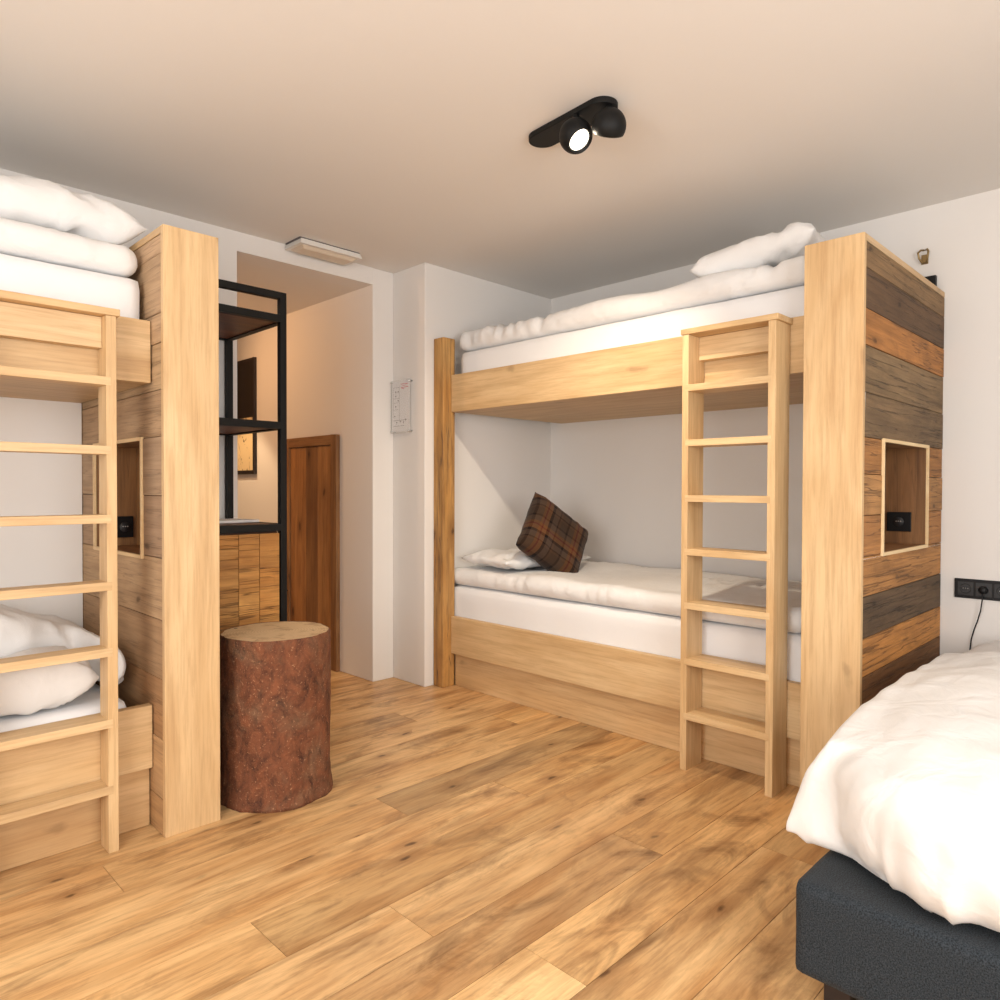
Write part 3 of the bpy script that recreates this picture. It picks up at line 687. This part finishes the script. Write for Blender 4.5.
# ceiling spotlight with two ball heads
root = thing('ceiling_spotlight', 'black twin ball spotlight on an oval plate on the ceiling', 'light', (2.045, 1.67, 2.56))
ax = Vector((2.065-2.085, 1.53-1.80, 0)).normalized(); pc = Vector((2.048, 1.675, 0)); nx_ = Vector((-ax.y, ax.x, 0))
pts = []; hl, rr = .148, .056
for k in range(17): a = -PI/2+PI*k/16; q = pc+ax*(hl+rr*math.cos(a))+nx_*rr*math.sin(a); pts.append((q.x, q.y))
for k in range(17): a = PI/2+PI*k/16; q = pc+ax*(-hl+rr*math.cos(a))+nx_*rr*math.sin(a); pts.append((q.x, q.y))
f = MB(); f.prism(pts, 2.538, 2.5595, smooth=False); _fin(f, 'ceiling_plate', M['black'], root, .003, False)
def head(c, d, r, cut):
    d = Vector(d).normalized(); Q = Matrix.Translation(c) @ d.to_track_quat('Z', 'Y').to_matrix().to_4x4()
    f = MB(); prof = []
    th = math.acos(cut)
    for k in range(21): a = PI-(PI-th)*k/20; prof.append((max(0, r*math.sin(a)), r*math.cos(a)))
    prof += [(r*math.sin(th)-.004, r*cut), (r*math.sin(th)-.008, r*cut-.012), (0, r*cut-.014)]
    f.revolve(prof, 40, 0, Q); h = _fin(f, 'spot_head', M['black'], root, 0, False)
    f = MB(); f.revolve([(0, r*cut-.010), (r*math.sin(th)-.009, r*cut-.010)], 32, 0, Q); l = _fin(f, 'lens', M['lens'], h, 0, False)
    l['label'] = 'glowing round lens'
    f = MB(); f.tube([Vector(c)+Vector((0, 0, r*.8)), Vector((c[0], c[1], 2.54))], .012); _fin(f, 'swivel', M['black'], h, 0, False)
    return Vector(c)+d*(r*cut+.012)
h1 = (2.0, 1.615, 2.466)
h2 = (2.035, 1.495, 2.470); d2 = (.42, .52, -.75)
p1 = head(h1, (-.05, -.72, -.86), .060, .60)
p2 = head(h2, d2, .060, .38)
WARM = (1.0, .84, .64)
spot('spot_beam_bed', p1, tuple(Vector(p1)+Vector((-.15, -.70, -.80))), 18, 110, .8, WARM)
spot('spot_beam_bunk', p2, (3.0, 2.8, .1), 80, 98, 1.0, (1.0, .84, .64), .022)
spot('assumed_spot_left', (-.25, 1.15, 2.46), (.70, 1.45, 0), 30, 66, 1.0, WARM)  # assumed unseen lamp, placed to suit the ladder shadows, no fitting built
# one warm downlight each in the passage and by the left bunk (assumed lamps, unseen, without fittings)
spot('assumed_passage_spot_and_fill', (1.98, 5.30, 2.44), (2.05, 5.30, 0), 60, 72, .3, (1.0, .70, .40))  # assumed lamp, placed to suit the beam edge on the passage wall
spot('assumed_passage_spot_and_fill', (1.6, 5.2, 2.40), (2.3, 4.4, 1.6), 30, 165, 1.0, (1.0, .52, .22))  # wide unseen fill added to turn the passage orange, no fitting behind it

# things on the right wall
root = thing('wall_hook', 'small brass double hook high on the right wall', 'hook', (XW, .97, 2.32))
for s in (-1, 1):
    f = MB(); pth = [(XW-.004, .97+.004*s, 2.352), (XW-.02, .97+.014*s, 2.35), (XW-.034, .97+.022*s, 2.335), (XW-.030, .97+.018*s, 2.31), (XW-.014, .97+.010*s, 2.292), (XW-.004, .97, 2.288)]
    f.tube(pth, .0045, 8); _fin(f, 'prong', M['brass'], root, 0, False)
f = MB(); f.box(XW-.006, XW-.0005, .955, .985, 2.284, 2.33); _fin(f, 'back_plate', M['brass'], root, .002, False)
f = MB(); f.box(XW-.025, XW-.0005, .918, .99, 2.12, 2.219); o = f.build('junction_box', M['blackplastic'], None, .002)
tag(o, 'small black box on the right wall above the bunk end panel', 'box')
root = thing('wall_socket', 'long black socket strip on the white wall beside the bunk', 'socket', (XW, .72, .745))
f = MB(); f.box(XW-.010, XW-.0005, .56, .83, .700, .790); _fin(f, 'frame', M['blackplastic'], root, .002, False)
for k, yy in enumerate((.785, .714, .643)):
    f = MB(); f.box(XW-.0115, XW-.0095, yy-.031, yy+.031, .714, .776); fc = _fin(f, 'outlet', M['charcoalsocket'], root, .001, False)
    if k != 1:
        f = MB(); f.revolve([(.020, 0), (.021, .0015), (.0225, 0)], 24, 0, Matrix.Translation((XW-.0118, yy, .745)) @ Matrix.Rotation(-PI/2, 4, 'Y')); _fin(f, 'recess_ring', M['blackplastic'], fc, 0, False)
        for q in (-.0095, 0, .0095):
            f = MB(); f.revolve([(.0025, 0), (.0025, .003), (0, .003)], 8, 0, Matrix.Translation((XW-.0116, yy+q, .746)) @ Matrix.Rotation(-PI/2, 4, 'Y')); _fin(f, 'pin', M['steel'], fc, 0, False)
root = thing('power_cable', 'black plug and thin cable hanging from the wall socket strip', 'cable', (XW-.02, .714, .74))
f = MB(); f.revolve([(0, 0), (.0185, 0), (.018, .02), (.012, .03), (0, .031)], 24, 0, Matrix.Translation((XW-.0118, .714, .745)) @ Matrix.Rotation(-PI/2, 4, 'Y')); _fin(f, 'plug', M['blackplastic'], root, 0, False)
f = MB(); f.tube([(XW-.035, .714, .738), (XW-.034, .715, .70), (XW-.028, .722, .65), (XW-.022, .735, .60), (XW-.018, .748, .56), (XW-.014, .76, .51), (XW-.012, .765, .45), (XW-.012, .76, .30), (XW-.012, .75, .01)], .0028, 8); _fin(f, 'cord', M['blackplastic'], root, 0, False)
